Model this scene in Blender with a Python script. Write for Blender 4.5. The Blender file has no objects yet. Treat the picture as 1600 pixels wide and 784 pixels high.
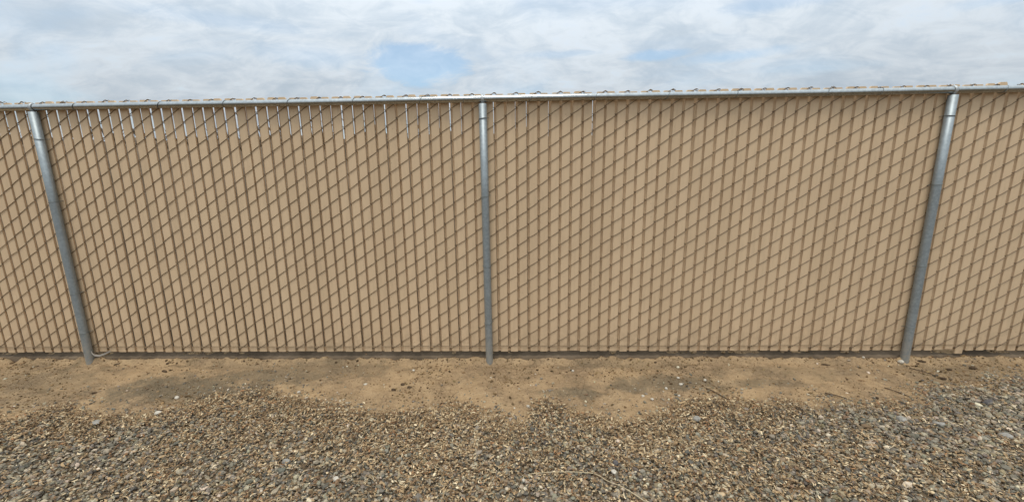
import bpy, bmesh, math, random
import numpy as np
from mathutils import Vector, Matrix

random.seed(7)
RNG = np.random.default_rng(11)
R = math.radians
scene = bpy.context.scene
COL = scene.collection

# ------------------------------------------------------------------ camera
cam_d = bpy.data.cameras.new('camera')
cam = bpy.data.objects.new('camera', cam_d)
COL.objects.link(cam)
scene.camera = cam
YAW, PITCH, ROLL = 0.0282, 0.199, -0.0143
fw = Vector((-math.sin(YAW) * math.cos(PITCH), math.cos(YAW) * math.cos(PITCH), -math.sin(PITCH)))
rt = Vector((math.cos(YAW), math.sin(YAW), 0))
up = rt.cross(fw)
r2 = rt * math.cos(ROLL) + up * math.sin(ROLL)
u2 = -rt * math.sin(ROLL) + up * math.cos(ROLL)
M3 = Matrix((r2, u2, -fw)).transposed()
cam.matrix_world = Matrix.Translation((0.2552, -2.8727, 1.401)) @ M3.to_4x4()
cam_d.sensor_width = 36
cam_d.lens = 650 / 1600 * 36
cam_d.clip_start = 0.05
cam_d.clip_end = 3000

# ------------------------------------------------------------------ sky, sun, exposure
SUN_EL, SUN_AZ = R(73), R(190)          # azimuth clockwise from +Y: behind the camera, a little left
world = bpy.data.worlds.new('World')
scene.world = world
world.use_nodes = True
wt = world.node_tree
wt.nodes.clear()


def N(tree, typ, **kw):
    n = tree.nodes.new(typ)
    for k, v in kw.items():
        if k.startswith('i_'):
            key = k[2:]
            n.inputs[int(key) if key.isdigit() else key].default_value = v
        else:
            setattr(n, k, v)
    return n


def MA(tree, op, a, b=None, c=None, clamp=False):
    n = tree.nodes.new('ShaderNodeMath')
    n.operation = op
    n.use_clamp = clamp
    for i, v in enumerate((a, b, c)):
        if v is None:
            continue
        if isinstance(v, (int, float)):
            n.inputs[i].default_value = v
        else:
            tree.links.new(v, n.inputs[i])
    return n.outputs[0]


def SS(tree, v, lo, hi):
    n = tree.nodes.new('ShaderNodeMapRange')
    n.interpolation_type = 'SMOOTHSTEP'
    tree.links.new(v, n.inputs['Value'])
    n.inputs['From Min'].default_value = lo
    n.inputs['From Max'].default_value = hi
    return n.outputs['Result']


def MIX(tree, f, a, b, mode='MIX'):
    n = tree.nodes.new('ShaderNodeMix')
    n.data_type = 'RGBA'
    n.blend_type = mode
    for sock, v in ((n.inputs['Factor'], f), (n.inputs['A'], a), (n.inputs['B'], b)):
        # pick the colour sockets for A and B
        pass
    fa = [s for s in n.inputs if s.name == 'Factor' and s.type == 'VALUE'][0]
    ca = [s for s in n.inputs if s.name == 'A' and s.type == 'RGBA'][0]
    cb = [s for s in n.inputs if s.name == 'B' and s.type == 'RGBA'][0]
    for s, v in ((fa, f), (ca, a), (cb, b)):
        if isinstance(v, (int, float)):
            s.default_value = v
        elif isinstance(v, (tuple, list)):
            s.default_value = (*v[:3], 1)
        else:
            tree.links.new(v, s)
    return [o for o in n.outputs if o.type == 'RGBA'][0]


def NOISE(tree, vec, scale, detail=4, rough=0.55, dist=0.0):
    n = tree.nodes.new('ShaderNodeTexNoise')
    n.inputs['Scale'].default_value = scale
    n.inputs['Detail'].default_value = detail
    n.inputs['Roughness'].default_value = rough
    n.inputs['Distortion'].default_value = dist
    if vec is not None:
        tree.links.new(vec, n.inputs['Vector'])
    return n.outputs[0]


def build_world(t):
    L = t.links.new
    tc = N(t, 'ShaderNodeTexCoord')
    sp = N(t, 'ShaderNodeSeparateXYZ')
    L(tc.outputs['Generated'], sp.inputs[0])
    x, y, z = sp.outputs
    zc = MA(t, 'MAXIMUM', z, 0.0)
    den = MA(t, 'ADD', zc, 0.32)
    cb = N(t, 'ShaderNodeCombineXYZ')
    L(MA(t, 'DIVIDE', x, den), cb.inputs[0])
    L(MA(t, 'DIVIDE', y, den), cb.inputs[1])
    mp = N(t, 'ShaderNodeMapping')
    mp.inputs['Scale'].default_value = (0.75, 1.0, 1.0)
    mp.inputs['Rotation'].default_value = (0, 0, R(14))
    L(cb.outputs[0], mp.inputs['Vector'])
    P = mp.outputs[0]
    n_big = NOISE(t, P, 1.5, 5, 0.55, 0.6)
    n_mid = NOISE(t, P, 3.2, 7, 0.58, 1.1)
    n_fin = NOISE(t, P, 10.0, 9, 0.66, 0.7)
    # openings in the cloud sheet
    az = MA(t, 'ARCTAN2', x, y)
    el = MA(t, 'ARCSINE', z)
    wob = MA(t, 'ADD', MA(t, 'MULTIPLY', MA(t, 'SUBTRACT', n_mid, 0.5), 0.9), MA(t, 'MULTIPLY', MA(t, 'SUBTRACT', n_fin, 0.5), 0.9))
    blue = None
    for a0, e0, wa, we, soft, amt in ((-13.3, 12.6, 7.6, 2.9, 0.45, 0.56), (16.5, 12.9, 5.0, 0.8, 0.8, 0.50), (25.5, 11.9, 8.5, 1.0, 0.9, 0.42),
                                      (28.5, 16.6, 9.0, 1.3, 0.9, 0.35), (47.0, 13.2, 9.0, 0.9, 0.9, 0.3), (5.0, 13.7, 9.0, 0.7, 0.9, 0.25), (-25.0, 12.8, 10.0, 2.0, 0.9, 0.22),
                                      (-34.0, 15.3, 13.0, 1.2, 0.9, 0.2)):
        qa = MA(t, 'DIVIDE', MA(t, 'SUBTRACT', az, R(a0)), R(wa))
        qe = MA(t, 'DIVIDE', MA(t, 'SUBTRACT', el, R(e0)), R(we))
        q = MA(t, 'SQRT', MA(t, 'ADD', MA(t, 'MULTIPLY', qa, qa), MA(t, 'MULTIPLY', qe, qe)))
        q = MA(t, 'ADD', q, wob)
        m = MA(t, 'MULTIPLY', SS(t, MA(t, 'MULTIPLY', q, -1.0), -1.0, -1.0 + soft), amt)
        blue = m if blue is None else MA(t, 'MAXIMUM', blue, m)
    gen = MA(t, 'MULTIPLY', SS(t, n_big, 0.46, 0.70), 0.30)
    gen2 = MA(t, 'MULTIPLY', SS(t, MA(t, 'ADD', MA(t, 'MULTIPLY', n_mid, 0.6), MA(t, 'MULTIPLY', n_fin, 0.4)), 0.52, 0.70), 0.28)
    thin = MA(t, 'MAXIMUM', blue, MA(t, 'MAXIMUM', gen, gen2))
    # cloud brightness: an overcast sheet is brighter overhead than near the horizon
    grad = MA(t, 'DIVIDE', MA(t, 'ADD', MA(t, 'MULTIPLY', zc, 2.6), 1.0), 1.55)
    shade = MA(t, 'ADD', 0.76, MA(t, 'ADD', MA(t, 'MULTIPLY', n_mid, 0.28), MA(t, 'MULTIPLY', n_fin, 0.13)))
    lum = MA(t, 'MULTIPLY', grad, shade)
    col = MIX(t, SS(t, MA(t, 'ADD', MA(t, 'MULTIPLY', n_fin, 0.45), MA(t, 'MULTIPLY', n_mid, 0.55)), 0.36, 0.62), (4.25, 4.95, 5.65), (5.45, 5.9, 6.3))
    lumc = N(t, 'ShaderNodeCombineXYZ')
    for i in range(3):
        L(lum, lumc.inputs[i])
    cloud = MIX(t, 1.0, col, lumc.outputs[0], 'MULTIPLY')
    sky = N(t, 'ShaderNodeTexSky')
    sky.sky_type = 'NISHITA'
    sky.sun_disc = False
    sky.sun_elevation = SUN_EL
    sky.sun_rotation = SUN_AZ
    sky.air_density = 1.0
    sky.dust_density = 1.0
    sky.ozone_density = 1.2
    res = MIX(t, thin, cloud, MIX(t, 1.0, sky.outputs[0], (1.18, 1.34, 1.34), 'MULTIPLY'))
    bg = N(t, 'ShaderNodeBackground')
    bg.inputs['Strength'].default_value = 0.10
    L(res, bg.inputs['Color'])
    out = N(t, 'ShaderNodeOutputWorld')
    L(bg.outputs[0], out.inputs['Surface'])


build_world(wt)

sun_d = bpy.data.lights.new('sun', 'SUN')
sun_d.energy = 1.5
sun_d.angle = R(18)
sun_d.color = (1.0, 0.96, 0.89)
sun = bpy.data.objects.new('sun', sun_d)
COL.objects.link(sun)
sv = Vector((math.sin(SUN_AZ) * math.cos(SUN_EL), math.cos(SUN_AZ) * math.cos(SUN_EL), math.sin(SUN_EL)))
sun.rotation_euler = sv.to_track_quat('Z', 'Y').to_euler()
sun.location = sv * 30

vs = scene.view_settings
vs.view_transform = 'Standard'
vs.look = 'None'
vs.exposure = 0.45
vs.gamma = 1.0
vs.use_curve_mapping = False


# ------------------------------------------------------------------ helpers
def tag(o, label=None, cat=None, group=None, kind=None):
    for k, v in (('label', label), ('category', cat), ('group', group), ('kind', kind)):
        if v:
            o[k] = v
    return o


def link(name, me, mat=None, parent=None, loc=(0, 0, 0)):
    o = bpy.data.objects.new(name, me)
    COL.objects.link(o)
    o.location = loc
    if parent is not None:
        o.parent = parent
    if mat is not None and not me.materials:
        me.materials.append(mat)
    return o


def np_mesh(name, verts, faces, smooth=False, colors=None):
    """verts (n,3), faces (m,k) all of one size"""
    me = bpy.data.meshes.new(name)
    n, (m, k) = len(verts), faces.shape
    me.vertices.add(n)
    me.vertices.foreach_set('co', np.ascontiguousarray(verts, dtype=np.float32).ravel())
    me.loops.add(m * k)
    me.loops.foreach_set('vertex_index', np.ascontiguousarray(faces, dtype=np.int32).ravel())
    me.polygons.add(m)
    me.polygons.foreach_set('loop_start', np.arange(0, m * k, k, dtype=np.int32))
    me.polygons.foreach_set('loop_total', np.full(m, k, dtype=np.int32))
    me.polygons.foreach_set('use_smooth', np.full(m, smooth, dtype=bool))
    if colors is not None:
        a = me.color_attributes.new('tint', 'FLOAT_COLOR', 'POINT')
        c = np.ones((n, 4), dtype=np.float32)
        c[:, :3] = colors
        a.data.foreach_set('color', c.ravel())
    me.update(calc_edges=True)
    return me


def bm_mesh(name, bm, smooth=True):
    bmesh.ops.recalc_face_normals(bm, faces=bm.faces[:])
    me = bpy.data.meshes.new(name)
    bm.to_mesh(me)
    bm.free()
    for p in me.polygons:
        p.use_smooth = smooth
    return me


def tube(bm, pts, rad, sides=8, closed=False, caps=True):
    """round bar along a polyline; rad a number or a list"""
    pts = [Vector(p) for p in pts]
    n = len(pts)
    rads = rad if isinstance(rad, (list, tuple)) else [rad] * n
    rings = []
    ref = None
    for i, p in enumerate(pts):
        if closed:
            tan = (pts[(i + 1) % n] - pts[i - 1]).normalized()
        else:
            tan = (pts[min(i + 1, n - 1)] - pts[max(i - 1, 0)]).normalized()
        if ref is None:
            ref = Vector((0, 0, 1)) if abs(tan.z) < 0.9 else Vector((0, 1, 0))
        a = (ref - tan * ref.dot(tan)).normalized()
        ref = a
        b = tan.cross(a)
        rings.append([bm.verts.new(p + (a * math.cos(2 * math.pi * k / sides) + b * math.sin(2 * math.pi * k / sides)) * rads[i]) for k in range(sides)])
    for i in range(n if closed else n - 1):
        A, B = rings[i], rings[(i + 1) % n]
        for k in range(sides):
            bm.faces.new((A[k], A[(k + 1) % sides], B[(k + 1) % sides], B[k]))
    if caps and not closed:
        bm.faces.new(rings[0][::-1])
        bm.faces.new(rings[-1])


# value noise in numpy for the lie of the land
def vnoise(x, y, scale, seed):
    g = np.random.default_rng(seed).random((64, 64))
    u, v = np.asarray(x) * scale + 1000.37, np.asarray(y) * scale + 1000.71
    i, j = np.floor(u).astype(int), np.floor(v).astype(int)
    fx, fy = u - i, v - j
    fx, fy = fx * fx * (3 - 2 * fx), fy * fy * (3 - 2 * fy)
    i0, j0, i1, j1 = i % 64, j % 64, (i + 1) % 64, (j + 1) % 64
    return (g[i0, j0] * (1 - fx) + g[i1, j0] * fx) * (1 - fy) + (g[i0, j1] * (1 - fx) + g[i1, j1] * fx) * fy


def sstep(a, b, v):
    t = np.clip((v - a) / (b - a), 0, 1)
    return t * t * (3 - 2 * t)


# edge between bare dirt and gravel: y of the edge along x
EDGE = np.array([(-40, -1.5), (-8, -1.4), (-5.0, -1.1), (-3.618, -0.94), (-2.807, -0.764), (-2.597, -0.685), (-2.492, -0.63), (-2.253, -0.743), (-2.004, -0.729), (-1.943, -0.663),
                 (-1.843, -0.558), (-1.507, -0.419), (-1.184, -0.527), (-0.89, -0.612), (-0.631, -0.659), (-0.323, -0.697), (-0.162, -0.631), (-0.04, -0.657),
                 (0.027, -0.734), (0.251, -0.751), (0.298, -0.567), (0.456, -0.588), (0.559, -0.713), (0.687, -0.749), (0.909, -0.749), (1.05, -0.654),
                 (1.194, -0.586), (1.391, -0.478), (1.505, -0.543), (1.704, -0.585), (2.081, -0.542), (2.27, -0.604), (2.516, -0.583), (2.789, -0.328),
                 (2.967, -0.353), (3.164, -0.4), (3.361, -0.253), (3.598, -0.218), (4.4, -0.16), (6, -0.2), (40, -0.2)])


def edge_in(x, y):
    """metres inside the gravel (positive) or on the bare dirt (negative)"""
    e = np.interp(x, EDGE[:, 0], EDGE[:, 1])
    return e - y + 0.10 * (vnoise(x, y, 6.0, 31) - 0.5) + 0.06 * (vnoise(x, y, 17.0, 32) - 0.5)


def ground_h(x, y):
    x, y = np.asarray(x, float), np.asarray(y, float)
    h = -0.006 * sstep(-0.16, -0.07, y) + 0.040 * sstep(-0.066, -0.012, y + 0.03 * (vnoise(x, y, 5, 1) - 0.5))
    near = sstep(30, 8, np.abs(x)) * sstep(30, 6, np.abs(y))
    h = h + near * (0.030 * (vnoise(x, y, 1.3, 2) - 0.5) * sstep(0.0, -0.5, y)
                    + 0.014 * (vnoise(x, y, 4.1, 3) - 0.5) + 0.017 * (vnoise(x, y, 13, 4) - 0.5)
                    + 0.0115 * (vnoise(x, y, 34, 5) - 0.5) + 0.0060 * (vnoise(x, y, 75, 6) - 0.5))
    # lumpy crumbled soil where the panels meet the ground
    h = h - 0.038 * np.exp(-((y - 0.006) / 0.024) ** 2) + near * 0.014 * (vnoise(x, y, 30, 7) - 0.55) * np.exp(-((y + 0.015) / 0.05) ** 2)
    for px in (-6.06, -3.024, -0.002, 2.974, 6.03):      # soil sunk round the posts
        h = h - 0.010 * np.exp(-((x - px) ** 2 + (y + 0.075) ** 2) / 0.045 ** 2) + 0.006 * np.exp(-((np.hypot(x - px, y + 0.05) - 0.085) / 0.02) ** 2)
    # footprint-like dents in the bare dirt
    for dx, dy, r, d in ((-0.60, -0.40, 0.06, 0.010), (-2.35, -0.40, 0.09, 0.008), (0.75, -0.45, 0.12, 0.008), (2.3, -0.33, 0.12, 0.010), (3.2, -0.16, 0.07, 0.010)):
        h = h - d * np.exp(-((x - dx) ** 2 + ((y - dy) * 1.6) ** 2) / r ** 2)
    # animal scrape under the panels at far left
    h = h - 0.05 * np.exp(-(((x + 3.63) / 0.035) ** 2 + ((y + 0.0) / 0.05) ** 2))
    h = h + 0.012 * sstep(-0.05, 0.10, edge_in(x, y))
    return h


# ------------------------------------------------------------------ materials
def new_mat(name):
    m = bpy.data.materials.new(name)
    m.use_nodes = True
    t = m.node_tree
    b = t.nodes['Principled BSDF']
    return m, t, b


def mat_ground():
    m, t, b = new_mat('dirt')
    L = t.links.new
    g = N(t, 'ShaderNodeNewGeometry').outputs['Position']
    n1 = NOISE(t, g, 2.2, 7, 0.68)
    n2 = NOISE(t, g, 7, 8, 0.72)
    n3 = NOISE(t, g, 60, 6, 0.75)
    n4 = NOISE(t, g, 260, 3, 0.7)
    c = MIX(t, SS(t, n1, 0.38, 0.66), (0.372, 0.250, 0.134), (0.262, 0.178, 0.102))
    c = MIX(t, MA(t, 'MULTIPLY', SS(t, n2, 0.46, 0.66), 0.6), c, (0.43, 0.300, 0.168))
    c = MIX(t, MA(t, 'MULTIPLY', SS(t, n2, 0.47, 0.34), 0.6), c, (0.225, 0.158, 0.084))
    # damp / silty stains
    sp = N(t, 'ShaderNodeSeparateXYZ')
    L(g, sp.inputs[0])
    stain = None
    for sx, sy, wx, wy, amt in ((-1.95, -0.42, 0.75, 0.24, 0.85), (-3.3, -0.35, 0.9, 0.35, 0.45), (-1.2, -0.15, 0.8, 0.16, 0.5), (2.1, -0.2, 0.7, 0.13, 0.35), (3.3, -0.2, 0.6, 0.2, 0.45), (-1.45, -0.26, 0.55, 0.20, 0.65), (0.57, -0.49, 0.26, 0.075, 0.75), (0.95, -0.40, 0.28, 0.07, 0.7), (1.25, -0.34, 0.55, 0.13, 0.7),
                                (1.75, -0.36, 0.4, 0.08, 0.55), (-2.9, -0.62, 0.5, 0.10, 0.4), (0.9, -0.10, 0.7, 0.07, 0.4), (-1.6, -0.10, 0.9, 0.07, 0.4), (3.1, -0.12, 0.5, 0.07, 0.35)):
        a = MA(t, 'DIVIDE', MA(t, 'SUBTRACT', sp.outputs[0], sx), wx)
        e = MA(t, 'DIVIDE', MA(t, 'SUBTRACT', sp.outputs[1], sy), wy)
        q = MA(t, 'SQRT', MA(t, 'ADD', MA(t, 'MULTIPLY', a, a), MA(t, 'MULTIPLY', e, e)))
        q = MA(t, 'ADD', q, MA(t, 'MULTIPLY', MA(t, 'ADD', MA(t, 'SUBTRACT', n2, 0.5), MA(t, 'MULTIPLY', MA(t, 'SUBTRACT', n3, 0.5), 0.7)), 2.2))
        s = MA(t, 'MULTIPLY', SS(t, MA(t, 'MULTIPLY', q, -1), -1.05, -0.35), amt)
        stain = s if stain is None else MA(t, 'MAXIMUM', stain, s)
    c = MIX(t, stain, c, (0.140, 0.110, 0.070))
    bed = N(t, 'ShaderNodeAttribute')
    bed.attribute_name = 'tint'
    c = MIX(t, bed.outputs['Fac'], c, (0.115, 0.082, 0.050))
    c = MIX(t, MA(t, 'MULTIPLY', SS(t, n3, 0.50, 0.68), 0.6), c, (0.15, 0.105, 0.06))
    c = MIX(t, MA(t, 'MULTIPLY', SS(t, n4, 0.58, 0.75), 0.45), c, (0.42, 0.34, 0.24))
    c = MIX(t, MA(t, 'MULTIPLY', SS(t, n4, 0.44, 0.30), 0.5), c, (0.12, 0.085, 0.05))
    L(c, b.inputs['Base Color'])
    b.inputs['Roughness'].default_value = 0.95
    b.inputs['Specular IOR Level'].default_value = 0.15
    vo = N(t, 'ShaderNodeTexVoronoi')
    vo.feature = 'DISTANCE_TO_EDGE'
    vo.inputs['Scale'].default_value = 24
    wv = N(t, 'ShaderNodeVectorMath')
    wv.operation = 'MULTIPLY_ADD'
    nz = N(t, 'ShaderNodeTexNoise')
    nz.inputs['Scale'].default_value = 18
    L(g, nz.inputs['Vector'])
    L(nz.outputs['Color'], wv.inputs[0])
    wv.inputs[1].default_value = (0.06, 0.06, 0.06)
    L(g, wv.inputs[2])
    L(wv.outputs[0], vo.inputs['Vector'])
    crack = MA(t, 'MULTIPLY', SS(t, vo.outputs['Distance'], 0.0, 0.09), SS(t, n1, 0.42, 0.58))
    bp = N(t, 'ShaderNodeBump')
    bp.inputs['Strength'].default_value = 1.0
    bp.inputs['Distance'].default_value = 0.008
    L(MA(t, 'ADD', MA(t, 'MULTIPLY', crack, 0.5), MA(t, 'ADD', MA(t, 'MULTIPLY', n3, 1.0), MA(t, 'MULTIPLY', n4, 0.35))), bp.inputs['Height'])
    L(bp.outputs[0], b.inputs['Normal'])
    return m


def mat_tint(name, rough=0.85, spec=0.25, grain=120, amt=0.5):
    """colour from the piece's own tint, with grain"""
    m, t, b = new_mat(name)
    L = t.links.new
    at = N(t, 'ShaderNodeAttribute')
    at.attribute_name = 'tint'
    g = N(t, 'ShaderNodeNewGeometry').outputs['Position']
    n = NOISE(t, g, grain, 3, 0.65)
    dark = MIX(t, 1.0, at.outputs['Color'], (0.55, 0.52, 0.5), 'MULTIPLY')
    c = MIX(t, MA(t, 'MULTIPLY', SS(t, n, 0.42, 0.68), amt), at.outputs['Color'], dark)
    L(c, b.inputs['Base Color'])
    b.inputs['Roughness'].default_value = rough
    b.inputs['Specular IOR Level'].default_value = spec
    return m


def mat_plain(name, col, var=0.35, grain=60, rough=0.85, spec=0.3, bump=0.0):
    m, t, b = new_mat(name)
    L = t.links.new
    tc = N(t, 'ShaderNodeTexCoord').outputs['Object']
    n = NOISE(t, tc, grain, 5, 0.65)
    c = MIX(t, SS(t, n, 0.3, 0.7), tuple(v * (1 - var) for v in col), tuple(min(1, v * (1 + var)) for v in col))
    L(c, b.inputs['Base Color'])
    b.inputs['Roughness'].default_value = rough
    b.inputs['Specular IOR Level'].default_value = spec
    if bump:
        bp = N(t, 'ShaderNodeBump')
        bp.inputs['Strength'].default_value = bump
        bp.inputs['Distance'].default_value = 0.003
        L(n, bp.inputs['Height'])
        L(bp.outputs[0], b.inputs['Normal'])
    return m


def mat_slat():
    m, t, b = new_mat('tan_plastic')
    L = t.links.new
    oi = N(t, 'ShaderNodeObjectInfo')
    g = N(t, 'ShaderNodeNewGeometry').outputs['Position']
    c = MIX(t, oi.outputs['Random'], (0.588, 0.422, 0.258), (0.644, 0.466, 0.289))
    mp = N(t, 'ShaderNodeMapping')
    mp.inputs['Scale'].default_value = (1, 1, 0.12)
    L(g, mp.inputs['Vector'])
    streak = NOISE(t, mp.outputs[0], 45, 5, 0.65)
    blot = NOISE(t, g, 3.0, 4, 0.6)
    c = MIX(t, MA(t, 'MULTIPLY', SS(t, streak, 0.45, 0.75), 0.22), c, (0.34, 0.245, 0.155))
    c = MIX(t, MA(t, 'MULTIPLY', SS(t, blot, 0.40, 0.70), 0.30), c, (0.545, 0.388, 0.237))
    # flecks of dried mud, more of them low down where rain splashes
    sp = N(t, 'ShaderNodeSeparateXYZ')
    L(g, sp.inputs[0])
    vo = N(t, 'ShaderNodeTexVoronoi')
    vo.inputs['Scale'].default_value = 26
    L(g, vo.inputs['Vector'])
    fl = MA(t, 'MULTIPLY', SS(t, MA(t, 'MULTIPLY', vo.outputs['Distance'], -1), -0.10, -0.05), SS(t, NOISE(t, g, 5, 2), 0.50, 0.62))
    c = MIX(t, MA(t, 'MULTIPLY', fl, 0.55), c, (0.16, 0.11, 0.07))
    low = MA(t, 'MULTIPLY', SS(t, MA(t, 'MULTIPLY', sp.outputs[2], -1), -0.34, -0.06), SS(t, NOISE(t, g, 14, 5, 0.7), 0.35, 0.65))
    c = MIX(t, MA(t, 'MULTIPLY', low, 0.45), c, (0.30, 0.215, 0.13))
    L(c, b.inputs['Base Color'])
    b.inputs['Roughness'].default_value = 0.58
    b.inputs['Specular IOR Level'].default_value = 0.35
    bp = N(t, 'ShaderNodeBump')
    bp.inputs['Strength'].default_value = 0.12
    bp.inputs['Distance'].default_value = 0.002
    L(streak, bp.inputs['Height'])
    L(bp.outputs[0], b.inputs['Normal'])
    return m


def mat_galv(name='galvanised_steel', col=(0.30, 0.33, 0.335), metal=0.6, rough=0.50):
    m, t, b = new_mat(name)
    L = t.links.new
    g = N(t, 'ShaderNodeNewGeometry').outputs['Position']
    n1 = NOISE(t, g, 55, 5, 0.7)
    n2 = NOISE(t, g, 9, 4, 0.6)
    sp = N(t, 'ShaderNodeSeparateXYZ')
    L(g, sp.inputs[0])
    c = MIX(t, SS(t, n1, 0.35, 0.68), tuple(v * 0.86 for v in col), tuple(min(1, v * 1.10) for v in col))
    c = MIX(t, MA(t, 'MULTIPLY', SS(t, n2, 0.5, 0.75), 0.3), c, tuple(min(1, v * 1.35) for v in col))
    # dust splashed on the foot of the posts
    foot = MA(t, 'MULTIPLY', SS(t, MA(t, 'MULTIPLY', sp.outputs[2], -1), -0.30, -0.02), SS(t, n1, 0.3, 0.6))
    c = MIX(t, MA(t, 'MULTIPLY', foot, 0.6), c, (0.30, 0.24, 0.16))
    L(c, b.inputs['Base Color'])
    L(MA(t, 'SUBTRACT', metal, MA(t, 'MULTIPLY', foot, 0.5)), b.inputs['Metallic'])
    L(MA(t, 'ADD', rough - 0.05, MA(t, 'MULTIPLY', n1, 0.14)), b.inputs['Roughness'])
    return m


M_GROUND = mat_ground()
M_GRAVEL = mat_tint('crushed_stone', 0.82, 0.3, 160, 0.55)
M_LITTER = mat_tint('dried_leaf', 0.8, 0.25, 220, 0.4)
M_CRUMB = mat_tint('soil_crumb', 0.95, 0.1, 200, 0.4)
M_SLAT = mat_slat()
M_WIRE = mat_plain('brown_coated_wire', (0.165, 0.112, 0.062), 0.3, 80, 0.5, 0.4)
M_GALV = mat_galv()
M_RAIL = mat_galv('galvanised_rail', (0.43, 0.44, 0.425), 0.97, 0.15)
M_CAP = mat_galv('cast_aluminium', (0.44, 0.45, 0.44), 0.6, 0.5)
M_TIE = mat_galv('aluminium_tie_wire', (0.20, 0.21, 0.20), 0.6, 0.5)
M_BACKING = mat_plain('backing_brown', (0.115, 0.083, 0.054), 0.4, 3, 0.95, 0.1)  # colour of the added backing; sets how dark the slots read
M_STRIP = mat_plain('faded_plastic', (0.38, 0.34, 0.29), 0.15, 40, 0.6, 0.4)
M_CLOD = mat_plain('dark_clod', (0.075, 0.05, 0.03), 0.45, 90, 0.95, 0.1, 0.5)
M_TWIG = mat_plain('dry_twig', (0.085, 0.058, 0.035), 0.35, 80, 0.9, 0.2)
M_STRAW = mat_plain('dry_straw', (0.46, 0.37, 0.23), 0.25, 70, 0.8, 0.25)
M_STONE_PALE = mat_plain('pale_stone', (0.47, 0.42, 0.34), 0.25, 60, 0.85, 0.3, 0.3)
M_STONE_GREY = mat_plain('grey_stone', (0.26, 0.24, 0.205), 0.3, 60, 0.85, 0.3, 0.3)
M_STONE_TAN = mat_plain('tan_stone', (0.47, 0.34, 0.20), 0.25, 60, 0.85, 0.3, 0.3)
M_STONE_DARK = mat_plain('slate_stone', (0.095, 0.085, 0.08), 0.35, 60, 0.85, 0.3, 0.3)


# ------------------------------------------------------------------ ground
def axis(fine0, fine1, step, far):
    a = list(np.arange(fine0, fine1, step))
    d, s = a[-1], step
    while d < far:
        s *= 1.35
        d += s
        a.append(d)
    d, s = a[0], step
    while d > -far:
        s *= 1.35
        d -= s
        a.insert(0, d)
    return np.array(a)


def build_ground():
    xs = axis(-5.2, 5.2, 0.017, 900)
    ys = axis(-1.9, 0.35, 0.0125, 900)
    X, Y = np.meshgrid(xs, ys, indexing='ij')
    Z = ground_h(X, Y)
    V = np.stack([X, Y, Z], -1).reshape(-1, 3)
    ny = len(ys)
    i, j = np.meshgrid(np.arange(len(xs) - 1), np.arange(ny - 1), indexing='ij')
    a = (i * ny + j).ravel()
    Fq = np.stack([a, a + ny, a + ny + 1, a + 1], 1)
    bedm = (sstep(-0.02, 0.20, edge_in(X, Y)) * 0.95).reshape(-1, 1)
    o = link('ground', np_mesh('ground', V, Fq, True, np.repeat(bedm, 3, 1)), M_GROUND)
    tag(o, 'sandy tan dirt ground running along the fence', 'ground', kind='structure')


build_ground()


def build_backing():
    """a dark bank added out of view behind the fence so the slots between the slats read dark"""
    xs = np.linspace(-26, 26, 1041)
    prof = [(-0.014, -0.08), (-0.009, 0.022), (0.020, 0.026), (0.060, 0.040), (0.22, 0.13), (0.55, 0.40), (1.0, 0.85), (1.5, 1.38), (2.0, 1.68), (2.8, 1.80), (4.2, 1.66), (5.6, 0.9), (6.8, -0.05)]  # front lip puts the shade under the slats in as dark colour
    V, ny = [], len(prof)
    for x in xs:
        k = 0.90 + 0.07 * float(vnoise(x, 0, 0.8, 41)) + 0.13 * float(vnoise(x, 0, 9.0, 42))
        for j, (y, z) in enumerate(prof):
            V.append((x, y + min(0.2, abs(y) * 0.3) * (float(vnoise(x, j * 3.1, 1.1, 43)) - 0.5), z * (k if z > 0.2 else 1) if z > 0 else z))
    V = np.array(V)
    i, j = np.meshgrid(np.arange(len(xs) - 1), np.arange(ny - 1), indexing='ij')
    a = (i * ny + j).ravel()
    Fq = np.stack([a, a + ny, a + ny + 1, a + 1], 1)
    o = link('dark_backing', np_mesh('dark_backing', V, Fq, True), M_BACKING)
    tag(o, 'added dark bank on the far side of the fence', 'backing', kind='structure')
    # added weeds along its crest, to break up the ends of the bright slots
    n = 9000
    x = RNG.uniform(-16, 16, n)
    y = RNG.uniform(1.9, 2.9, n)
    z0 = np.interp(y, [1.5, 2.0, 2.8], [1.36, 1.62, 1.74])
    hgt = np.clip(RNG.gamma(2.0, 0.055, n), 0.03, 0.34)
    lx, ly = RNG.normal(0, 0.35, n) * hgt, RNG.normal(0, 0.35, n) * hgt
    w = RNG.uniform(0.003, 0.009, n)
    P = np.stack([np.stack([x - w, y, z0], 1), np.stack([x + w, y, z0], 1), np.stack([x + lx * 0.5 + w * 0.7, y + ly * 0.4, z0 + hgt * 0.6], 1), np.stack([x + lx, y + ly, z0 + hgt], 1)], 1)
    Fw = np.arange(n * 4).reshape(n, 4)
    o = link('backing_fringe', np_mesh('backing_fringe', P.reshape(-1, 3), Fw), M_BACKING)
    tag(o, 'added dark weeds along the crest of the bank behind the fence', 'fringe', kind='stuff')


build_backing()

# ------------------------------------------------------------------ fence
W = 3.048 / 42            # one slat to the next
PZ = 0.1024               # height of one mesh diamond
Z_TOP, Z_BOT = 1.8815, 0.0895
KNUCKLE_DROP = 0.004
K0, K1 = -84, 84
RAIL_Z, RAIL_Y, RAIL_R = 1.8363, -0.0302, 0.0212
fence = bpy.data.objects.new('chain_link_fence', None)
COL.objects.link(fence)
tag(fence, 'galvanised chain link fence filled with vertical tan privacy slats', 'fence')
GAP = 0.0185


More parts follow.
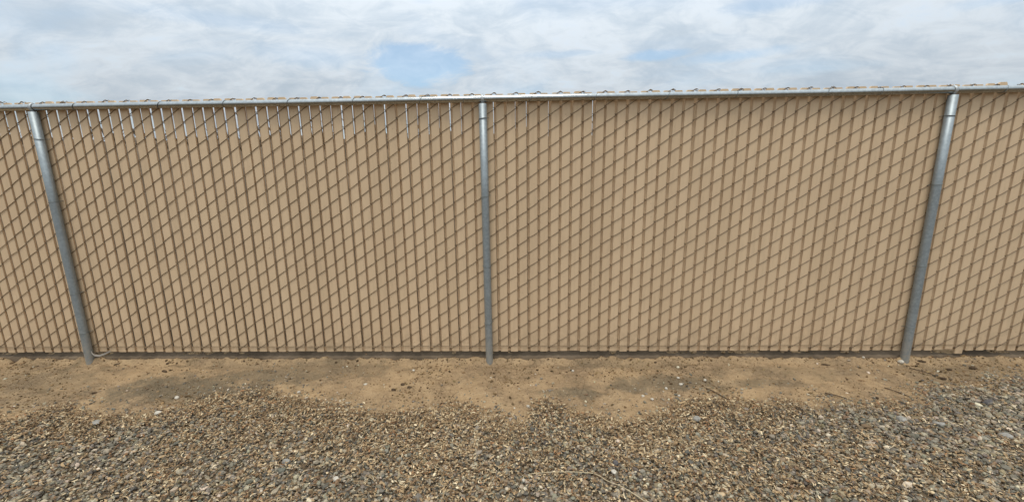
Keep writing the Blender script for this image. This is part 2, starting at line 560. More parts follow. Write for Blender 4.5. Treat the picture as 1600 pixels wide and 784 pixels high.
def slat_mesh():
    """hollow flat slat with a set-back sealing fin along its left edge"""
    x0, x1 = GAP / 2, W - GAP / 2
    yf, yb = -0.0045, 0.0080
    prof = [(x0, yb), (x0, yf + 0.0016), (x0 + 0.0018, yf), (x0 + 0.020, yf - 0.0006), (x1 - 0.020, yf - 0.0006), (x1 - 0.0018, yf), (x1, yf + 0.0016), (x1, yb)]
    bm = bmesh.new()
    zb, zt = 0.068, 1.8725
    xc = (x0 + x1) / 2
    rings = []
    for z, k in ((zb, 0.985), (zb + 0.003, 1.0), (zt - 0.011, 1.0), (zt, 0.74)):
        rings.append([bm.verts.new((xc + (x - xc) * k, y, z)) for x, y in prof])
    n = len(prof)
    for A, B in zip(rings, rings[1:]):
        for i in range(n):
            bm.faces.new((A[i], A[(i + 1) % n], B[(i + 1) % n], B[i]))
    bm.faces.new(rings[0])
    bm.faces.new(rings[-1])
    fin = [(x0 + 0.001, 0.0050), (x0 - 0.0040, 0.0125), (-0.0082, 0.0172), (-0.0082, 0.0184), (x0 - 0.0036, 0.0138), (x0 + 0.001, 0.0068)]
    lo = [bm.verts.new((x, y, zb + 0.012)) for x, y in fin]
    hi = [bm.verts.new((x, y, zt - 0.016)) for x, y in fin]
    for i in range(6):
        bm.faces.new((lo[i], lo[(i + 1) % 6], hi[(i + 1) % 6], hi[i]))
    bm.faces.new(lo)
    bm.faces.new(hi)
    return bm_mesh('slat', bm, False)


def knot(gap, z):
    """where the wires of one slot hook together: slightly off the ideal lattice, and sagging along the run"""
    r = random.Random(gap * 7919 + int(round(z * 1000)) * 31)
    return (gap * W + r.gauss(0, 0.0007), z + r.gauss(0, 0.0016) + 0.0035 * math.sin(gap * W * 1.5 + 0.4) + 0.0020 * math.sin(gap * 0.5 + z * 3))


def picket_mesh(k):
    """one flattened spiral of the mesh, woven round one slat, hooked to its neighbours at each side"""
    rnd = random.Random(k + 900)
    e = 0.0042
    yf, yb = -0.0071, 0.0108
    pts = []
    z, side = Z_BOT, ('R' if k % 2 else 'L')
    base = k * W
    K = lambda sd, zz: (lambda q: (q[0] - base, q[1]))(knot(k if sd == 'L' else k + 1, zz))
    gx, gz0 = K(side, z)
    s = -1 if side == 'L' else 1
    pts += [(gx + s * 0.001, -0.004, gz0 + 0.012), (gx + s * e * 1.3, -0.006, gz0 + 0.002), (gx + s * e, -0.002, gz0 - 0.006)]
    while z < Z_TOP - 1e-4:
        if side == 'L':          # front run, left to right, rising
            (xa, za), (xb, zb_) = K('L', z), K('R', z + PZ / 2)
            m = lambda f: za + (zb_ - za) * f
            bow = rnd.gauss(0, 0.0009)
            pts += [(xa - e, 0.001, za), (xa + 0.0015, yf * 0.8, za + 0.0055), (xa + 0.012, yf, m(0.20)), ((xa + xb) / 2, yf - 0.0005, m(0.5) + bow), (xb - 0.012, yf, m(0.80)), (xb - 0.0015, yf * 0.8, zb_ - 0.0055)]
            side = 'R'
        else:                    # back run, right to left, rising
            (xb, zb_), (xa, za) = K('R', z), K('L', z + PZ / 2)
            pts += [(xb + e, 0.001, zb_), (xb - 0.002, yb, zb_ + 0.006), ((xa + xb) / 2, yb + 0.002, (za + zb_) / 2), (xa + 0.006, yb + 0.009, za - 0.010), (xa - 0.002, yb + 0.005, za - 0.004)]
            side = 'L'
        z += PZ / 2
    gx, z = K(side, Z_TOP)
    z -= KNUCKLE_DROP
    s = -1 if side == 'L' else 1
    pts += [(gx + s * e, -0.001, z - 0.009), (gx + s * e * 1.2, -0.006, z - 0.006), (gx - s * 0.002, -0.008, z - 0.003), (gx - s * 0.009, -0.008, z - 0.006), (gx - s * 0.012, -0.007, z - 0.012)]
    bm = bmesh.new()
    tube(bm, pts, 0.0019, 6)
    return bm_mesh('mesh_wire', bm, True)


ME_SLAT = slat_mesh()
ME_SLAT.materials.append(M_SLAT)
SLIPPED = 46
rs = random.Random(5)
for k in range(K0, K1):
    s = link('slat', ME_SLAT, None, fence, (k * W + rs.gauss(0, 0.0007), rs.gauss(0, 0.0004), rs.gauss(0, 0.0022)))
    s.rotation_euler = (0, rs.gauss(0, 0.0009), rs.gauss(0, 0.0035))
    if k == 45:
        s.location.z = 0.011
        s['label'] = 'slat standing a little higher than its neighbours above the rail'
    if k == SLIPPED:
        s.location.z = -0.026
        s['label'] = 'slat that has slipped lower than its neighbours'
    link('mesh_wire', picket_mesh(k), M_WIRE, fence, (k * W, 0, 0))

# line posts with their loop caps and ties
POSTS = {-84: -6.06, -42: -3.024, 0: -0.002, 42: 2.974, 84: 6.03}
POST_R = 0.0260
POST_Y = -0.0362


def ring_pts(cx, cy, cz, r, a0, a1, n, tilt=0.0):
    return [(cx + r * math.sin(a0 + (a1 - a0) * i / n), cy - r * math.cos(a0 + (a1 - a0) * i / n), cz + tilt * math.sin(a0 + (a1 - a0) * i / n)) for i in range(n + 1)]


def post_mesh():
    bm = bmesh.new()
    tube(bm, [(0, 0, z) for z in (-0.35, 0.0, 0.6, 1.2, RAIL_Z - 0.030)], POST_R, 28)
    return bm_mesh('post', bm)


def cap_mesh():
    """cast loop cap: a skirt over the post, a shoulder and a loop the rail runs through"""
    bm = bmesh.new()
    t = RAIL_Z
    zz = [(t - 0.068, POST_R + 0.0006), (t - 0.068, POST_R + 0.0034), (t - 0.066, POST_R + 0.0044), (t - 0.034, POST_R + 0.0036), (t - 0.028, POST_R + 0.001), (t - 0.025, POST_R - 0.006), (t - 0.0235, 0.004)]
    tube(bm, [(0, 0, z) for z, r in zz], [r for z, r in zz], 28)
    # loop round the rail: a band with a rounded section, axis along X
    dy = RAIL_Y - POST_Y
    sec = [(-0.0095, RAIL_R + 0.0004), (-0.0095, RAIL_R + 0.0045), (-0.006, RAIL_R + 0.0066), (0.006, RAIL_R + 0.0066), (0.0095, RAIL_R + 0.0045), (0.0095, RAIL_R + 0.0004)]
    n = 28
    rings = []
    for i in range(n):
        a = 2 * math.pi * i / n
        rings.append([bm.verts.new((x, dy + r * math.cos(a), t + r * math.sin(a))) for x, r in sec])
    for i in range(n):
        A, B = rings[i], rings[(i + 1) % n]
        for k in range(len(sec)):
            bm.faces.new((A[k], A[(k + 1) % len(sec)], B[(k + 1) % len(sec)], B[k]))
    # little casting nub on top
    tube(bm, [(0, dy, t + RAIL_R + 0.004), (0, dy, t + RAIL_R + 0.010), (0, dy, t + RAIL_R + 0.012)], [0.006, 0.0045, 0.001], 10)
    return bm_mesh('post_cap', bm)


ME_POST, ME_CAP = post_mesh(), cap_mesh()
ME_POST.materials.append(M_GALV)
ME_CAP.materials.append(M_CAP)
TIE_Z = {-84: (1.64, 1.2, 0.55, 0.24), -42: (1.631, 1.205, 0.54, 0.235), 0: (1.715, 1.208, 0.72, 0.30), 42: (1.68, 1.25, 0.70, 0.262), 84: (1.66, 1.2, 0.7, 0.25)}
for k, x in POSTS.items():
    p = link('post', ME_POST, None, fence, (x, POST_Y, 0))
    link('post_cap', ME_CAP, None, p)
    for i, z in enumerate(TIE_Z[k]):
        bm = bmesh.new()
        tl = (0.003, 0.0045, -0.003, 0.004)[(i + k) % 4]
        mid = ring_pts(0, 0, z, POST_R + 0.0012, R(-112), R(112), 22, tl)
        a, b = mid[0], mid[-1]
        tube(bm, [(a[0] - 0.010, 0.034, a[2] - 0.004), (a[0] - 0.004, 0.022, a[2] - 0.002)] + mid + [(b[0] + 0.004, 0.022, b[2] + 0.002), (b[0] + 0.012, 0.034, b[2] + 0.004)], 0.00165, 6)
        me = bm_mesh('tie_wire', bm)
        me.materials.append(M_TIE)
        link('tie_wire', me, None, p)

# top rail: one run of pipe lengths passing through the loops
bm = bmesh.new()
xs = [K0 * W + i * 0.25 for i in range(int(2 * 84 * W / 0.25) + 1)]
tube(bm, [(x, RAIL_Y + 0.0010 * math.sin(x * 1.7), RAIL_Z + 0.0016 * math.sin(x * 2.06 + 0.6)) for x in xs], RAIL_R, 28)
me = bm_mesh('top_rail', bm)
link('top_rail', me, M_RAIL, fence)

# rail ties, slanting up to the right over the rail
RAIL_TIES = [-4.9, -4.4, -3.85, -3.38, -2.734, -2.154, -1.714, -1.285, -0.852, -0.409, -0.124, 0.31, 0.727, 1.186, 1.622, 2.186, 2.522, 3.28, 3.75, 4.3, 4.9]
for i, x in enumerate(RAIL_TIES):
    bm = bmesh.new()
    pts = []
    lean = (0.020, 0.026, 0.016, 0.023)[i % 4]
    n = 26
    r = RAIL_R + 0.0014
    for j in range(n + 1):
        a = R(-150) + (R(112) - R(-150)) * j / n      # 0 faces the viewer, positive is up
        f = j / n - 0.5
        pts.append((x + lean * 1.6 * f, RAIL_Y - r * math.cos(a), RAIL_Z + r * math.sin(a)))
    a, b = pts[0], pts[-1]
    pts = [(a[0] - 0.006, a[1] + 0.012, a[2] - 0.010), (a[0] - 0.003, a[1] + 0.006, a[2] - 0.004)] + pts + [(b[0] + 0.010, b[1] + 0.006, b[2] + 0.001), (b[0] + 0.022, b[1] + 0.010, b[2] + 0.004), (b[0] + 0.028, b[1] + 0.014, b[2] - 0.004)]
    tube(bm, pts, 0.00165, 6)
    me = bm_mesh('rail_tie', bm)
    link('rail_tie', me, M_TIE, fence)

# channel that locks the feet of the slats, one length per bay, set behind their faces
edges = [K0 * W] + [POSTS[q] for q in (-42, 0, 42)] + [K1 * W]
for a, b in zip(edges, edges[1:]):
    bm = bmesh.new()
    n = int((b - a) / 0.1)
    rings = []
    for i in range(n + 1):
        x = a + 0.003 + (b - a - 0.006) * i / n
        dz = 0.0012 * math.sin(x * 7.1) + 0.0008 * math.sin(x * 23)
        rings.append([bm.verts.new((x, y, z + dz)) for y, z in ((0.0084, 0.0655), (0.0096, 0.0655), (0.0096, 0.104), (0.0084, 0.104))])
    for A, B in zip(rings, rings[1:]):
        for q in range(4):
            bm.faces.new((A[q], A[(q + 1) % 4], B[(q + 1) % 4], B[q]))
    bm.faces.new(rings[0])
    bm.faces.new(rings[-1])
    link('bottom_channel', bm_mesh('bottom_channel', bm, False), M_SLAT, fence)

# bottom tension wire
bm = bmesh.new()
xs = np.arange(K0 * W, K1 * W, 0.05)
tube(bm, [(x, -0.0092, 0.1106 + 0.002 * math.sin(x * 2.1 + 1) + 0.0012 * math.sin(x * 9.3)) for x in xs], 0.0017, 6)
link('tension_wire', bm_mesh('tension_wire', bm), M_WIRE, fence)


# ------------------------------------------------------------------ gravel, litter and crumbs
ICO = bmesh.new()
bmesh.ops.create_icosphere(ICO, subdivisions=1, radius=1.0)
ICO.verts.ensure_lookup_table()
ICO_V = np.array([v.co[:] for v in ICO.verts])
ICO_F = np.array([[v.index for v in f.verts] for f in ICO.faces])
ICO.free()


def rand_rot(n, tilt):
    """rotation matrices: any turn about Z, then a tilt"""
    a = RNG.uniform(0, 2 * np.pi, n)
    b = RNG.normal(0, tilt, n)
    c = RNG.uniform(0, 2 * np.pi, n)
    def Rz(t):
        m = np.zeros((n, 3, 3)); m[:, 0, 0] = np.cos(t); m[:, 0, 1] = -np.sin(t); m[:, 1, 0] = np.sin(t); m[:, 1, 1] = np.cos(t); m[:, 2, 2] = 1
        return m
    m = np.zeros((n, 3, 3)); m[:, 0, 0] = 1; m[:, 1, 1] = np.cos(b); m[:, 1, 2] = -np.sin(b); m[:, 2, 1] = np.sin(b); m[:, 2, 2] = np.cos(b)
    return Rz(c) @ m @ Rz(a)


def pebbles(name, x, y, size, lift, palette, probs, mat, flat=(0.55, 0.85), jitter=0.22):
    n = len(x)
    S = np.stack([size * RNG.uniform(0.85, 1.35, n), size * RNG.uniform(0.65, 1.0, n), size * RNG.uniform(*flat, n)], 1)
    V = ICO_V[None] * (1 + RNG.uniform(-jitter, jitter, (n, 12, 1))) * S[:, None, :]
    V = np.einsum('nij,nkj->nki', rand_rot(n, 0.45), V)
    z = ground_h(x, y) + lift
    V += np.stack([x, y, z], 1)[:, None, :]
    Fc = (ICO_F[None] + (np.arange(n) * 12)[:, None, None]).reshape(-1, 3)
    pal = np.array(palette)
    c = pal[RNG.choice(len(pal), n, p=np.array(probs) / np.sum(probs))] * np.array((0.89, 0.83, 0.73)) * RNG.uniform(0.66, 1.28, (n, 1)) * RNG.uniform(0.95, 1.05, (n, 3))
    C = np.repeat(c, 12, axis=0)
    return link(name, np_mesh(name, V.reshape(-1, 3), Fc, False, C), mat)


STONES = [(0.245, 0.226, 0.188), (0.150, 0.139, 0.120), (0.38, 0.335, 0.262), (0.27, 0.215, 0.145), (0.56, 0.50, 0.40), (0.20, 0.135, 0.085), (0.155, 0.152, 0.135)]
STONE_P = [0.30, 0.18, 0.22, 0.16, 0.035, 0.05, 0.06]


def in_area(n, x0, x1, y0, y1):
    return RNG.uniform(x0, x1, n), RNG.uniform(y0, y1, n)


x, y = in_area(215000, -4.4, 4.6, -1.65, 0.0)
e = edge_in(x, y)
dens = sstep(-0.13, 0.22, e) ** 1.5
dens *= np.where((np.abs(x) > 3.6) | (y < -1.45), 0.45, 1.0)
dens *= 0.80
keep = RNG.random(len(x)) < dens
x, y, e = x[keep], y[keep], e[keep]
size = np.clip(np.exp(RNG.normal(math.log(0.0064), 0.42, len(x))), 0.003, 0.018) * (1 + 0.12 * sstep(1.2, 3.0, x)) * (0.75 + 0.25 * sstep(0, 0.15, e))
o = pebbles('gravel', x, y, size, RNG.uniform(-0.005, 0.013, len(x)) * sstep(-0.02, 0.18, e), STONES, STONE_P, M_GRAVEL)
tag(o, 'bed of mixed grey and tan gravel in front of the dirt strip', 'gravel', kind='stuff')
N_GRAVEL = len(x)

# pebbles strewn over the bare dirt
x, y = in_area(26000, -4.6, 4.8, -1.1, 0.03)
e = edge_in(x, y)
d = np.exp(e / 0.09) * 0.6 * (e < 0.02)
blob = lambda cx, cy, rx, ry: np.exp(-(((x - cx) / rx) ** 2 + ((y - cy) / ry) ** 2))
d += (e < 0.02) * (0.020 + 0.20 * blob(-1.75, -0.40, 0.55, 0.17) + 0.07 * blob(1.2, -0.42, 0.5, 0.14) + 0.06 * blob(1.8, -0.35, 0.25, 0.06) + 0.12 * blob(3.2, -0.18, 0.5, 0.12) + 0.05 * blob(-1.4, -0.2, 0.5, 0.1))
keep = RNG.random(len(x)) < d
x, y = x[keep], y[keep]
size = np.clip(np.exp(RNG.normal(math.log(0.0050), 0.42, len(x))), 0.002, 0.011)
o = pebbles('scattered_pebbles', x, y, size, size * 0.25, STONES + [(0.62, 0.58, 0.50)], STONE_P + [0.07], M_GRAVEL)
tag(o, 'small loose pebbles strewn over the bare dirt strip', 'pebbles', kind='stuff')

# crumbs of soil
x, y = in_area(52000, -4.6, 4.8, -0.95, 0.06)
e = edge_in(x, y)
d = 0.10 + 0.45 * np.exp(-((y + 0.02) / 0.05) ** 2) + 0.45 * sstep(0.58, 0.80, vnoise(x, y, 3.2, 51)) + 0.25 * sstep(2.6, 3.3, np.abs(x))
keep = (RNG.random(len(x)) < d) & (e < 0.05)
x, y = x[keep], y[keep]
size = np.clip(np.exp(RNG.normal(math.log(0.0034), 0.5, len(x))), 0.0012, 0.011)
o = pebbles('soil_crumbs', x, y, size, size * 0.15, [(0.26, 0.185, 0.105), (0.17, 0.115, 0.065), (0.09, 0.062, 0.036)], [0.45, 0.35, 0.20], M_CRUMB, (0.45, 0.8), 0.3)
tag(o, 'crumbled soil and small clods on the dirt by the fence', 'soil', kind='stuff')


def litter(name, x, y, length, width, lift, mat):
    """curled flakes of dry leaf and grass: each a short bent ribbon"""
    n = len(x)
    m = 5
    curl = RNG.normal(0, 1.5, n)
    side = RNG.normal(0, 1.0, n)
    s = np.linspace(-0.5, 0.5, m)[None, :]
    k = curl[:, None]
    ks = np.where(np.abs(k) < 1e-3, 1e-3, k)
    px = np.sin(ks * s) / ks * length[:, None]
    pz = (1 - np.cos(ks * s)) / ks * length[:, None]
    py = side[:, None] * s * s * length[:, None] * 0.5
    wd = width[:, None] * (1 - (np.abs(s) * 1.75) ** 2 * RNG.uniform(0.5, 1.0, (n, 1))) * 0.5
    A = np.stack([px, py - wd, pz], -1)
    B = np.stack([px, py + wd, pz + wd * RNG.normal(0, 0.5, (n, 1))], -1)
    V = np.stack([A, B], 2).reshape(n, m * 2, 3)
    V = np.einsum('nij,nkj->nki', rand_rot(n, 0.5), V)
    V += np.stack([x, y, ground_h(x, y) + lift], 1)[:, None, :]
    q = np.array([[2 * i, 2 * i + 1, 2 * i + 3, 2 * i + 2] for i in range(m - 1)])
    Fc = (q[None] + (np.arange(n) * m * 2)[:, None, None]).reshape(-1, 4)
    pal = np.array([(0.34, 0.25, 0.152), (0.225, 0.152, 0.088), (0.47, 0.385, 0.262), (0.125, 0.080, 0.046), (0.27, 0.15, 0.078), (0.60, 0.52, 0.38)])
    c = pal[RNG.choice(6, n, p=[0.32, 0.24, 0.18, 0.14, 0.06, 0.06])] * np.array((1.05, 0.97, 0.84)) * RNG.uniform(0.66, 1.22, (n, 1))
    return link(name, np_mesh(name, V.reshape(-1, 3), Fc, False, np.repeat(c, m * 2, axis=0)), mat)


x, y = in_area(230000, -4.5, 4.7, -1.75, 0.0)
e = edge_in(x, y)
patch = sstep(0.40, 0.68, 0.65 * vnoise(x, y, 2.3, 61) + 0.35 * vnoise(x, y, 7, 62))
band = np.exp(-((e - 0.13) / 0.15) ** 2) * sstep(-3.2, -2.6, x) * sstep(2.3, 1.0, x)
cent = np.exp(-(((x + 0.35) / 1.1) ** 2 + ((y + 0.85) / 0.28) ** 2))
lf = -2.3
left = np.exp(-(((x + 2.55) / 0.45) ** 2 + ((y + 0.88) / 0.16) ** 2))
grey = np.exp(-(((x - 2.4) / 0.7) ** 2 + ((y + 0.75) / 0.35) ** 2)) + np.exp(-(((x + 1.75) / 0.45) ** 2 + ((y + 0.88) / 0.2) ** 2))
d = sstep(-0.10, 0.12, e) ** 1.5 * np.clip(0.13 + 0.52 * patch + 0.75 * band + 0.45 * cent + 0.5 * left - 0.24 * grey, 0.07, 1.0)
d *= np.where((np.abs(x) > 3.7) | (y < -1.5), 0.5, 1.0)
keep = RNG.random(len(x)) < d
x, y = x[keep], y[keep]
n = len(x)
ln = np.clip(np.exp(RNG.normal(math.log(0.0155), 0.36, n)), 0.007, 0.042)
wdt = np.clip(np.exp(RNG.normal(math.log(0.0052), 0.38, n)), 0.0016, 0.011)
o = litter('leaf_litter', x, y, ln, wdt, RNG.uniform(0.010, 0.021, n) * sstep(-0.04, 0.06, edge_in(x, y)) + 0.003, M_LITTER)
tag(o, 'brown dried leaf and grass litter lying over the gravel', 'leaf litter', kind='stuff')
N_LIT = n

# longer fibres of dry grass caught along the edge of the gravel
x, y = in_area(60000, -3.6, 4.0, -1.6, 0.0)
e = edge_in(x, y)
d = np.exp(-((e - 0.06) / 0.10) ** 2) * (0.10 + 0.45 * sstep(0.5, 0.75, vnoise(x, y, 3.1, 71))) + 0.06 * (e > 0) * sstep(0.45, 0.7, vnoise(x, y, 2.3, 61))
keep = RNG.random(len(x)) < d
x, y = x[keep], y[keep]
n = len(x)
o = litter('dry_grass', x, y, np.clip(RNG.normal(0.042, 0.014, n), 0.015, 0.09), np.clip(RNG.normal(0.0019, 0.0005, n), 0.001, 0.004), RNG.uniform(0.006, 0.018, n) * sstep(-0.05, 0.08, edge_in(x, y)) + 0.003, M_LITTER)
tag(o, 'thin strands of dry grass tangled along the edge of the gravel', 'dry grass', kind='stuff')


# ------------------------------------------------------------------ single stones, clods, twigs
def stone_mesh(seed, rx, ry, rz, rough=0.2):
    rnd = random.Random(seed)
    bm = bmesh.new()
    bmesh.ops.create_icosphere(bm, subdivisions=2, radius=1.0)
    offs = [(Vector((rnd.uniform(-1, 1), rnd.uniform(-1, 1), rnd.uniform(-1, 1))).normalized(), rnd.uniform(0.55, 0.95)) for _ in range(7)]
    for v in bm.verts:
        for nrm, d in offs:                  # chip flat faces off
            k = v.co.dot(nrm) - d
            if k > 0:
                v.co -= nrm * k * 0.85
        v.co *= 1 + rnd.uniform(-rough, rough) * 0.25
        v.co = Vector((v.co.x * rx, v.co.y * ry, v.co.z * rz))
    return bm_mesh('stone', bm, False)


def gz(x, y):
    return float(ground_h(np.array([x]), np.array([y]))[0])


STONE_LIST = [
    # name, x, y, rx, ry, rz, material, label, group
    ('stone', 0.592, -0.190, .011, .009, .009, M_STONE_PALE, 'white pebble beside a dark hole in the dirt, right of the centre post', 'pale pebbles on the dirt'),
    ('stone', 2.928, -0.062, .020, .016, .016, M_STONE_PALE, 'pale stone touching the foot of the right-hand post', 'pale pebbles on the dirt'),
    ('stone', -0.528, -0.180, .011, .010, .008, M_STONE_PALE, 'lone white pebble on smooth dirt left of the centre post', 'pale pebbles on the dirt'),
    ('stone', -0.804, -0.358, .014, .010, .008, M_STONE_PALE, 'pale flat pebble at the rim of the damp patch left of centre', 'pale pebbles on the dirt'),
    ('stone', -1.184, -0.487, .012, .011, .010, M_STONE_PALE, 'round white pebble at the gravel edge, upper of a close pair on the left', 'pale pebbles on the dirt'),
    ('stone', -1.096, -0.562, .015, .011, .011, M_STONE_PALE, 'angular white stone at the gravel edge, lower of a close pair on the left', 'pale pebbles on the dirt'),
    ('stone', 0.274, -0.622, .010, .009, .009, M_STONE_PALE, 'white pebble on the tip of the litter mound below the centre post', 'pale pebbles on the dirt'),
    ('stone', 1.270, -0.367, .013, .012, .010, M_STONE_PALE, 'largest white pebble of the cluster on damp dirt right of centre', 'pale pebbles on the dirt'),
    ('stone', 1.154, -0.431, .011, .010, .009, M_STONE_PALE, 'white pebble left of the largest one in the damp dirt cluster', 'pale pebbles on the dirt'),
    ('stone', 1.440, -0.325, .011, .010, .009, M_STONE_PALE, 'rightmost white pebble of the cluster on damp dirt', 'pale pebbles on the dirt'),
    ('stone', 1.284, -0.282, .012, .009, .008, M_STONE_PALE, 'topmost pale pebble of the cluster on damp dirt', 'pale pebbles on the dirt'),
    ('stone', 0.990, -0.499, .012, .009, .009, M_STONE_PALE, 'leftmost white pebble of the cluster on damp dirt', 'pale pebbles on the dirt'),
    ('stone', 1.210, -0.499, .010, .008, .008, M_STONE_PALE, 'white pebble directly below the largest one in the cluster', 'pale pebbles on the dirt'),
    ('stone', 1.031, -0.543, .012, .009, .008, M_STONE_PALE, 'lowest pale pebble of the cluster on damp dirt', 'pale pebbles on the dirt'),
    ('stone', 2.690, -0.030, .010, .009, .008, M_STONE_PALE, 'tiny white pebble under the fence left of the right-hand post', 'pale pebbles on the dirt'),
    ('stone', 2.450, -0.835, .032, .020, .016, M_STONE_GREY, 'large flat grey stone in gravel below the right-hand post', 'large stones in the gravel'),
    ('stone', 2.293, -0.790, .026, .022, .018, M_STONE_GREY, 'pale grey stone in gravel just left of the large flat one', 'large stones in the gravel'),
    ('stone', 2.695, -0.924, .030, .020, .016, M_STONE_GREY, 'grey stone in gravel near the right edge of the view', 'large stones in the gravel'),
    ('stone', 2.934, -0.615, .034, .022, .018, M_STONE_DARK, 'dark grey stone in gravel on the far right near the dirt', 'large stones in the gravel'),
    ('stone', 1.200, -0.783, .026, .020, .018, M_STONE_GREY, 'rounded grey stone in gravel below the white pebble cluster', 'large stones in the gravel'),
    ('stone', 0.676, -1.150, .020, .017, .017, M_STONE_DARK, 'dark purplish stone in gravel above the long straw', 'large stones in the gravel'),
    ('stone', -0.898, -1.133, .020, .017, .015, M_STONE_GREY, 'smooth grey stone among leaf litter left of centre', 'large stones in the gravel'),
    ('stone', -0.601, -1.251, .016, .013, .012, M_STONE_PALE, 'white stone in the gravel left of centre near the bottom', 'large stones in the gravel'),
    ('stone', 1.080, -1.328, .026, .013, .012, M_STONE_TAN, 'long tan stone chip at the bottom right of centre', 'large stones in the gravel'),
    ('stone', 0.248, -1.245, .011, .010, .010, M_STONE_PALE, 'small white pebble at the left tip of the long straw', 'large stones in the gravel'),
    ('stone', 0.657, -1.205, .014, .012, .011, M_STONE_PALE, 'white pebble in gravel just right of the bend in the long straw', 'large stones in the gravel'),
    ('stone', -1.892, -0.728, .024, .018, .015, M_STONE_PALE, 'pale rounded stone at the gravel edge below the left stain', 'large stones in the gravel'),
    ('stone', -1.953, -0.526, .017, .014, .012, M_STONE_PALE, 'whitish stone half sunk in the dark stained dirt on the left', 'large stones in the gravel'),
    ('stone', -2.149, -0.834, .024, .018, .015, M_STONE_GREY, 'grey stone at the upper left of the gravel bed', 'large stones in the gravel'),
    ('dirt_clod', -0.600, -0.416, .018, .014, .011, M_CLOD, 'dark clod at the left end of a small group on smooth dirt', 'dark clods on the dirt'),
    ('dirt_clod', -0.557, -0.350, .016, .012, .009, M_CLOD, 'dark clod at the top of a small group on smooth dirt', 'dark clods on the dirt'),
    ('dirt_clod', -0.497, -0.400, .017, .010, .009, M_CLOD, 'dark clod at the right end of a small group on smooth dirt', 'dark clods on the dirt'),
    ('bark_chip', -0.242, -0.588, .020, .008, .006, M_CLOD, 'thin dark bark chip on dirt just above the litter edge', 'dark clods on the dirt'),
    ('dirt_clod', -2.800, -0.060, .022, .010, .010, M_CLOD, 'dark clod near the fence right of the left-hand post', 'dark clods on the dirt'),
    ('bark_chip', -2.305, -0.206, .026, .010, .008, M_CLOD, 'long dark bark chip on dirt right of the left-hand post', 'dark clods on the dirt'),
    ('bark_chip', -2.530, -0.481, .020, .009, .007, M_CLOD, 'dark bark chip on bare dirt below the left-hand post', 'dark clods on the dirt'),
    ('dirt_clod', -2.410, -0.060, .014, .009, .008, M_CLOD, 'small dark clod close to the fence above the long bark chip', 'dark clods on the dirt'),
    ('dirt_clod', 3.341, -0.150, .028, .018, .012, M_CLOD, 'largest dark clod on dirt at the far right', 'dark clods on the dirt'),
    ('dirt_clod', 3.153, -0.169, .024, .011, .009, M_CLOD, 'dark clod left of the largest one at the far right', 'dark clods on the dirt'),
    ('dirt_clod', 2.991, -0.301, .022, .012, .010, M_CLOD, 'dark clod at the end of a stick by the right gravel edge', 'dark clods on the dirt'),
    ('dirt_clod', 3.070, -0.065, .028, .010, .009, M_CLOD, 'long dark clod just right of the right-hand post foot', 'dark clods on the dirt'),
    ('bark_chip', 2.390, -0.080, .028, .009, .007, M_CLOD, 'thin dark bark chip near the fence left of the right-hand post', 'dark clods on the dirt'),
    ('dirt_clod', 2.386, -0.526, .010, .009, .009, M_CLOD, 'small dark clod at the gravel edge left of the right-hand post', 'dark clods on the dirt'),
    ('dirt_clod', 1.070, -0.164, .008, .008, .007, M_CLOD, 'tiny dark clod on dirt above the white pebble cluster', 'dark clods on the dirt'),
    ('dirt_clod', 1.205, -0.050, .012, .007, .007, M_CLOD, 'small dark clod by the fence foot right of centre', 'dark clods on the dirt'),
    ('dirt_clod', 0.585, -0.168, .012, .007, .007, M_CLOD, 'small dark clod leaning on a white pebble right of the centre post', 'dark clods on the dirt'),
]
rr = random.Random(9)
for i, (nm, x, y, rx, ry, rz, mt, lab, grp) in enumerate(STONE_LIST):
    me = stone_mesh(300 + i, rx, ry, rz)
    on_gravel = grp.startswith('large')
    o = link(nm, me, mt, None, (x, y, gz(x, y) + rz * (0.55 if not on_gravel else 0.5) + (0.010 if on_gravel and y < -0.6 else 0)))
    o.rotation_euler = (0, 0, rr.uniform(-0.5, 0.5))
    tag(o, lab, 'stone' if nm == 'stone' else ('clod' if nm == 'dirt_clod' else 'bark chip'), grp)


def stem(name, pts, r0, r1, mat, label, cat, group, lift=0.004, sides=6):
    P = [Vector((x, y, gz(x, y) + lift + dz)) for x, y, dz in pts]
    # smooth the polyline
    Q = []
    for i in range(len(P) - 1):
        p0, p1, p2, p3 = P[max(i - 1, 0)], P[i], P[i + 1], P[min(i + 2, len(P) - 1)]
        for k in range(5):
            t = k / 5
            Q.append(0.5 * ((2 * p1) + (p2 - p0) * t + (2 * p0 - 5 * p1 + 4 * p2 - p3) * t * t + (3 * p1 - p0 - 3 * p2 + p3) * t ** 3))
    Q.append(P[-1])
    bm = bmesh.new()
    tube(bm, Q, [r0 + (r1 - r0) * i / (len(Q) - 1) for i in range(len(Q))], sides)
    base = P[0].copy()
    for v in bm.verts:
        v.co -= base
    o = link(name, bm_mesh(name, bm), mat, None, base)
    return tag(o, label, cat, group)


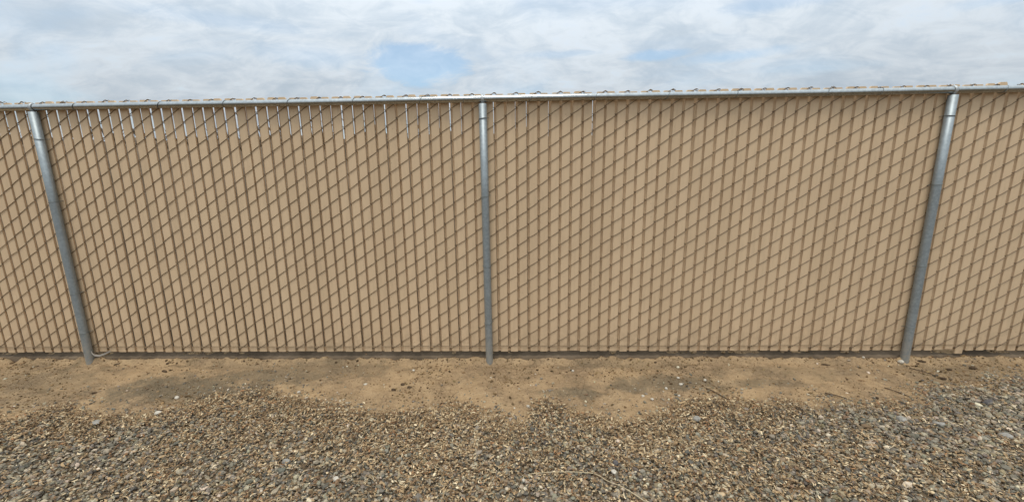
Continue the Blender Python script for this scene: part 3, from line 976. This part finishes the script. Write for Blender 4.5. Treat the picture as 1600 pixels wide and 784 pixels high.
ST, TW = 'straw stems on the gravel', 'twigs on the dirt'
stem('straw_stem', [(0.270, -1.212, 0.016), (0.398, -1.213, 0.019), (0.557, -1.218, 0.019), (0.621, -1.260, 0.018), (0.680, -1.305, 0.020), (0.760, -1.370, 0.020)], .0014, .0022, M_STRAW, 'long pale bent straw lying across the gravel below the centre post', 'straw', ST)
stem('straw_stem', [(-2.300, -1.062, 0.016), (-2.235, -1.022, 0.020), (-2.169, -0.989, 0.018)], .0014, .0020, M_STRAW, 'pale straw slanting over the gravel at the far left', 'straw', ST)
stem('straw_stem', [(-2.420, -1.108, 0.016), (-2.350, -1.104, 0.018), (-2.280, -1.107, 0.016)], .0018, .0018, M_STRAW, 'pale level straw at the left edge of the view', 'straw', ST)
stem('straw_stem', [(-1.740, -1.041, 0.018), (-1.690, -1.040, 0.022), (-1.658, -1.051, 0.018)], .0018, .0012, M_STRAW, 'short whitish straw curl on the left gravel', 'straw', ST)
stem('twig', [(-0.188, -0.657, 0.004), (-0.200, -0.57, 0.012), (-0.184, -0.51, 0.016), (-0.172, -0.463, 0.006)], .0016, .0008, M_TWIG, 'thin curved weed stem on dirt below the centre post', 'twig', TW)
stem('twig', [(2.095, -0.498, 0.003), (2.150, -0.525, 0.008), (2.200, -0.570, 0.003)], .0042, .0026, M_TWIG, 'dark twig at the gravel edge left of the right-hand post', 'twig', TW)
stem('twig', [(2.520, -0.416, 0.003), (2.558, -0.455, 0.006), (2.590, -0.510, 0.003)], .0040, .0022, M_TWIG, 'dark twig on dirt below the right-hand post', 'twig', TW)
stem('twig', [(2.900, -0.160, 0.003), (2.945, -0.225, 0.006), (2.985, -0.295, 0.004)], .0036, .0028, M_TWIG, 'dark stick running from the right-hand post towards the gravel', 'twig', TW)
stem('twig', [(1.410, -0.420, 0.003), (1.432, -0.470, 0.006), (1.475, -0.540, 0.003)], .0042, .0026, M_TWIG, 'dark twig beside the white pebble cluster at the gravel edge', 'twig', TW)

# bent strip of pale plastic sticking out under the panels
bm = bmesh.new()
pp = [(-3.00 + 0.00, -0.036, 0.090), (-2.985, -0.050, 0.078), (-2.955, -0.060, 0.066), (-2.920, -0.060, 0.064), (-2.890, -0.045, 0.072), (-2.872, -0.020, 0.082)]
rings = []
for i, p in enumerate(pp):
    rings.append([bm.verts.new(Vector(p) + Vector(q)) for q in ((0, -0.001, -0.0065), (0, 0.001, -0.0065), (0, 0.001, 0.0065), (0, -0.001, 0.0065))])
for A, B in zip(rings, rings[1:]):
    for k in range(4):
        bm.faces.new((A[k], A[(k + 1) % 4], B[(k + 1) % 4], B[k]))
bm.faces.new(rings[0])
bm.faces.new(rings[-1])
o = link('plastic_strip', bm_mesh('plastic_strip', bm, False), M_STRIP)
tag(o, 'pale bent plastic strip poking out under the slats by the left-hand post', 'plastic strip')
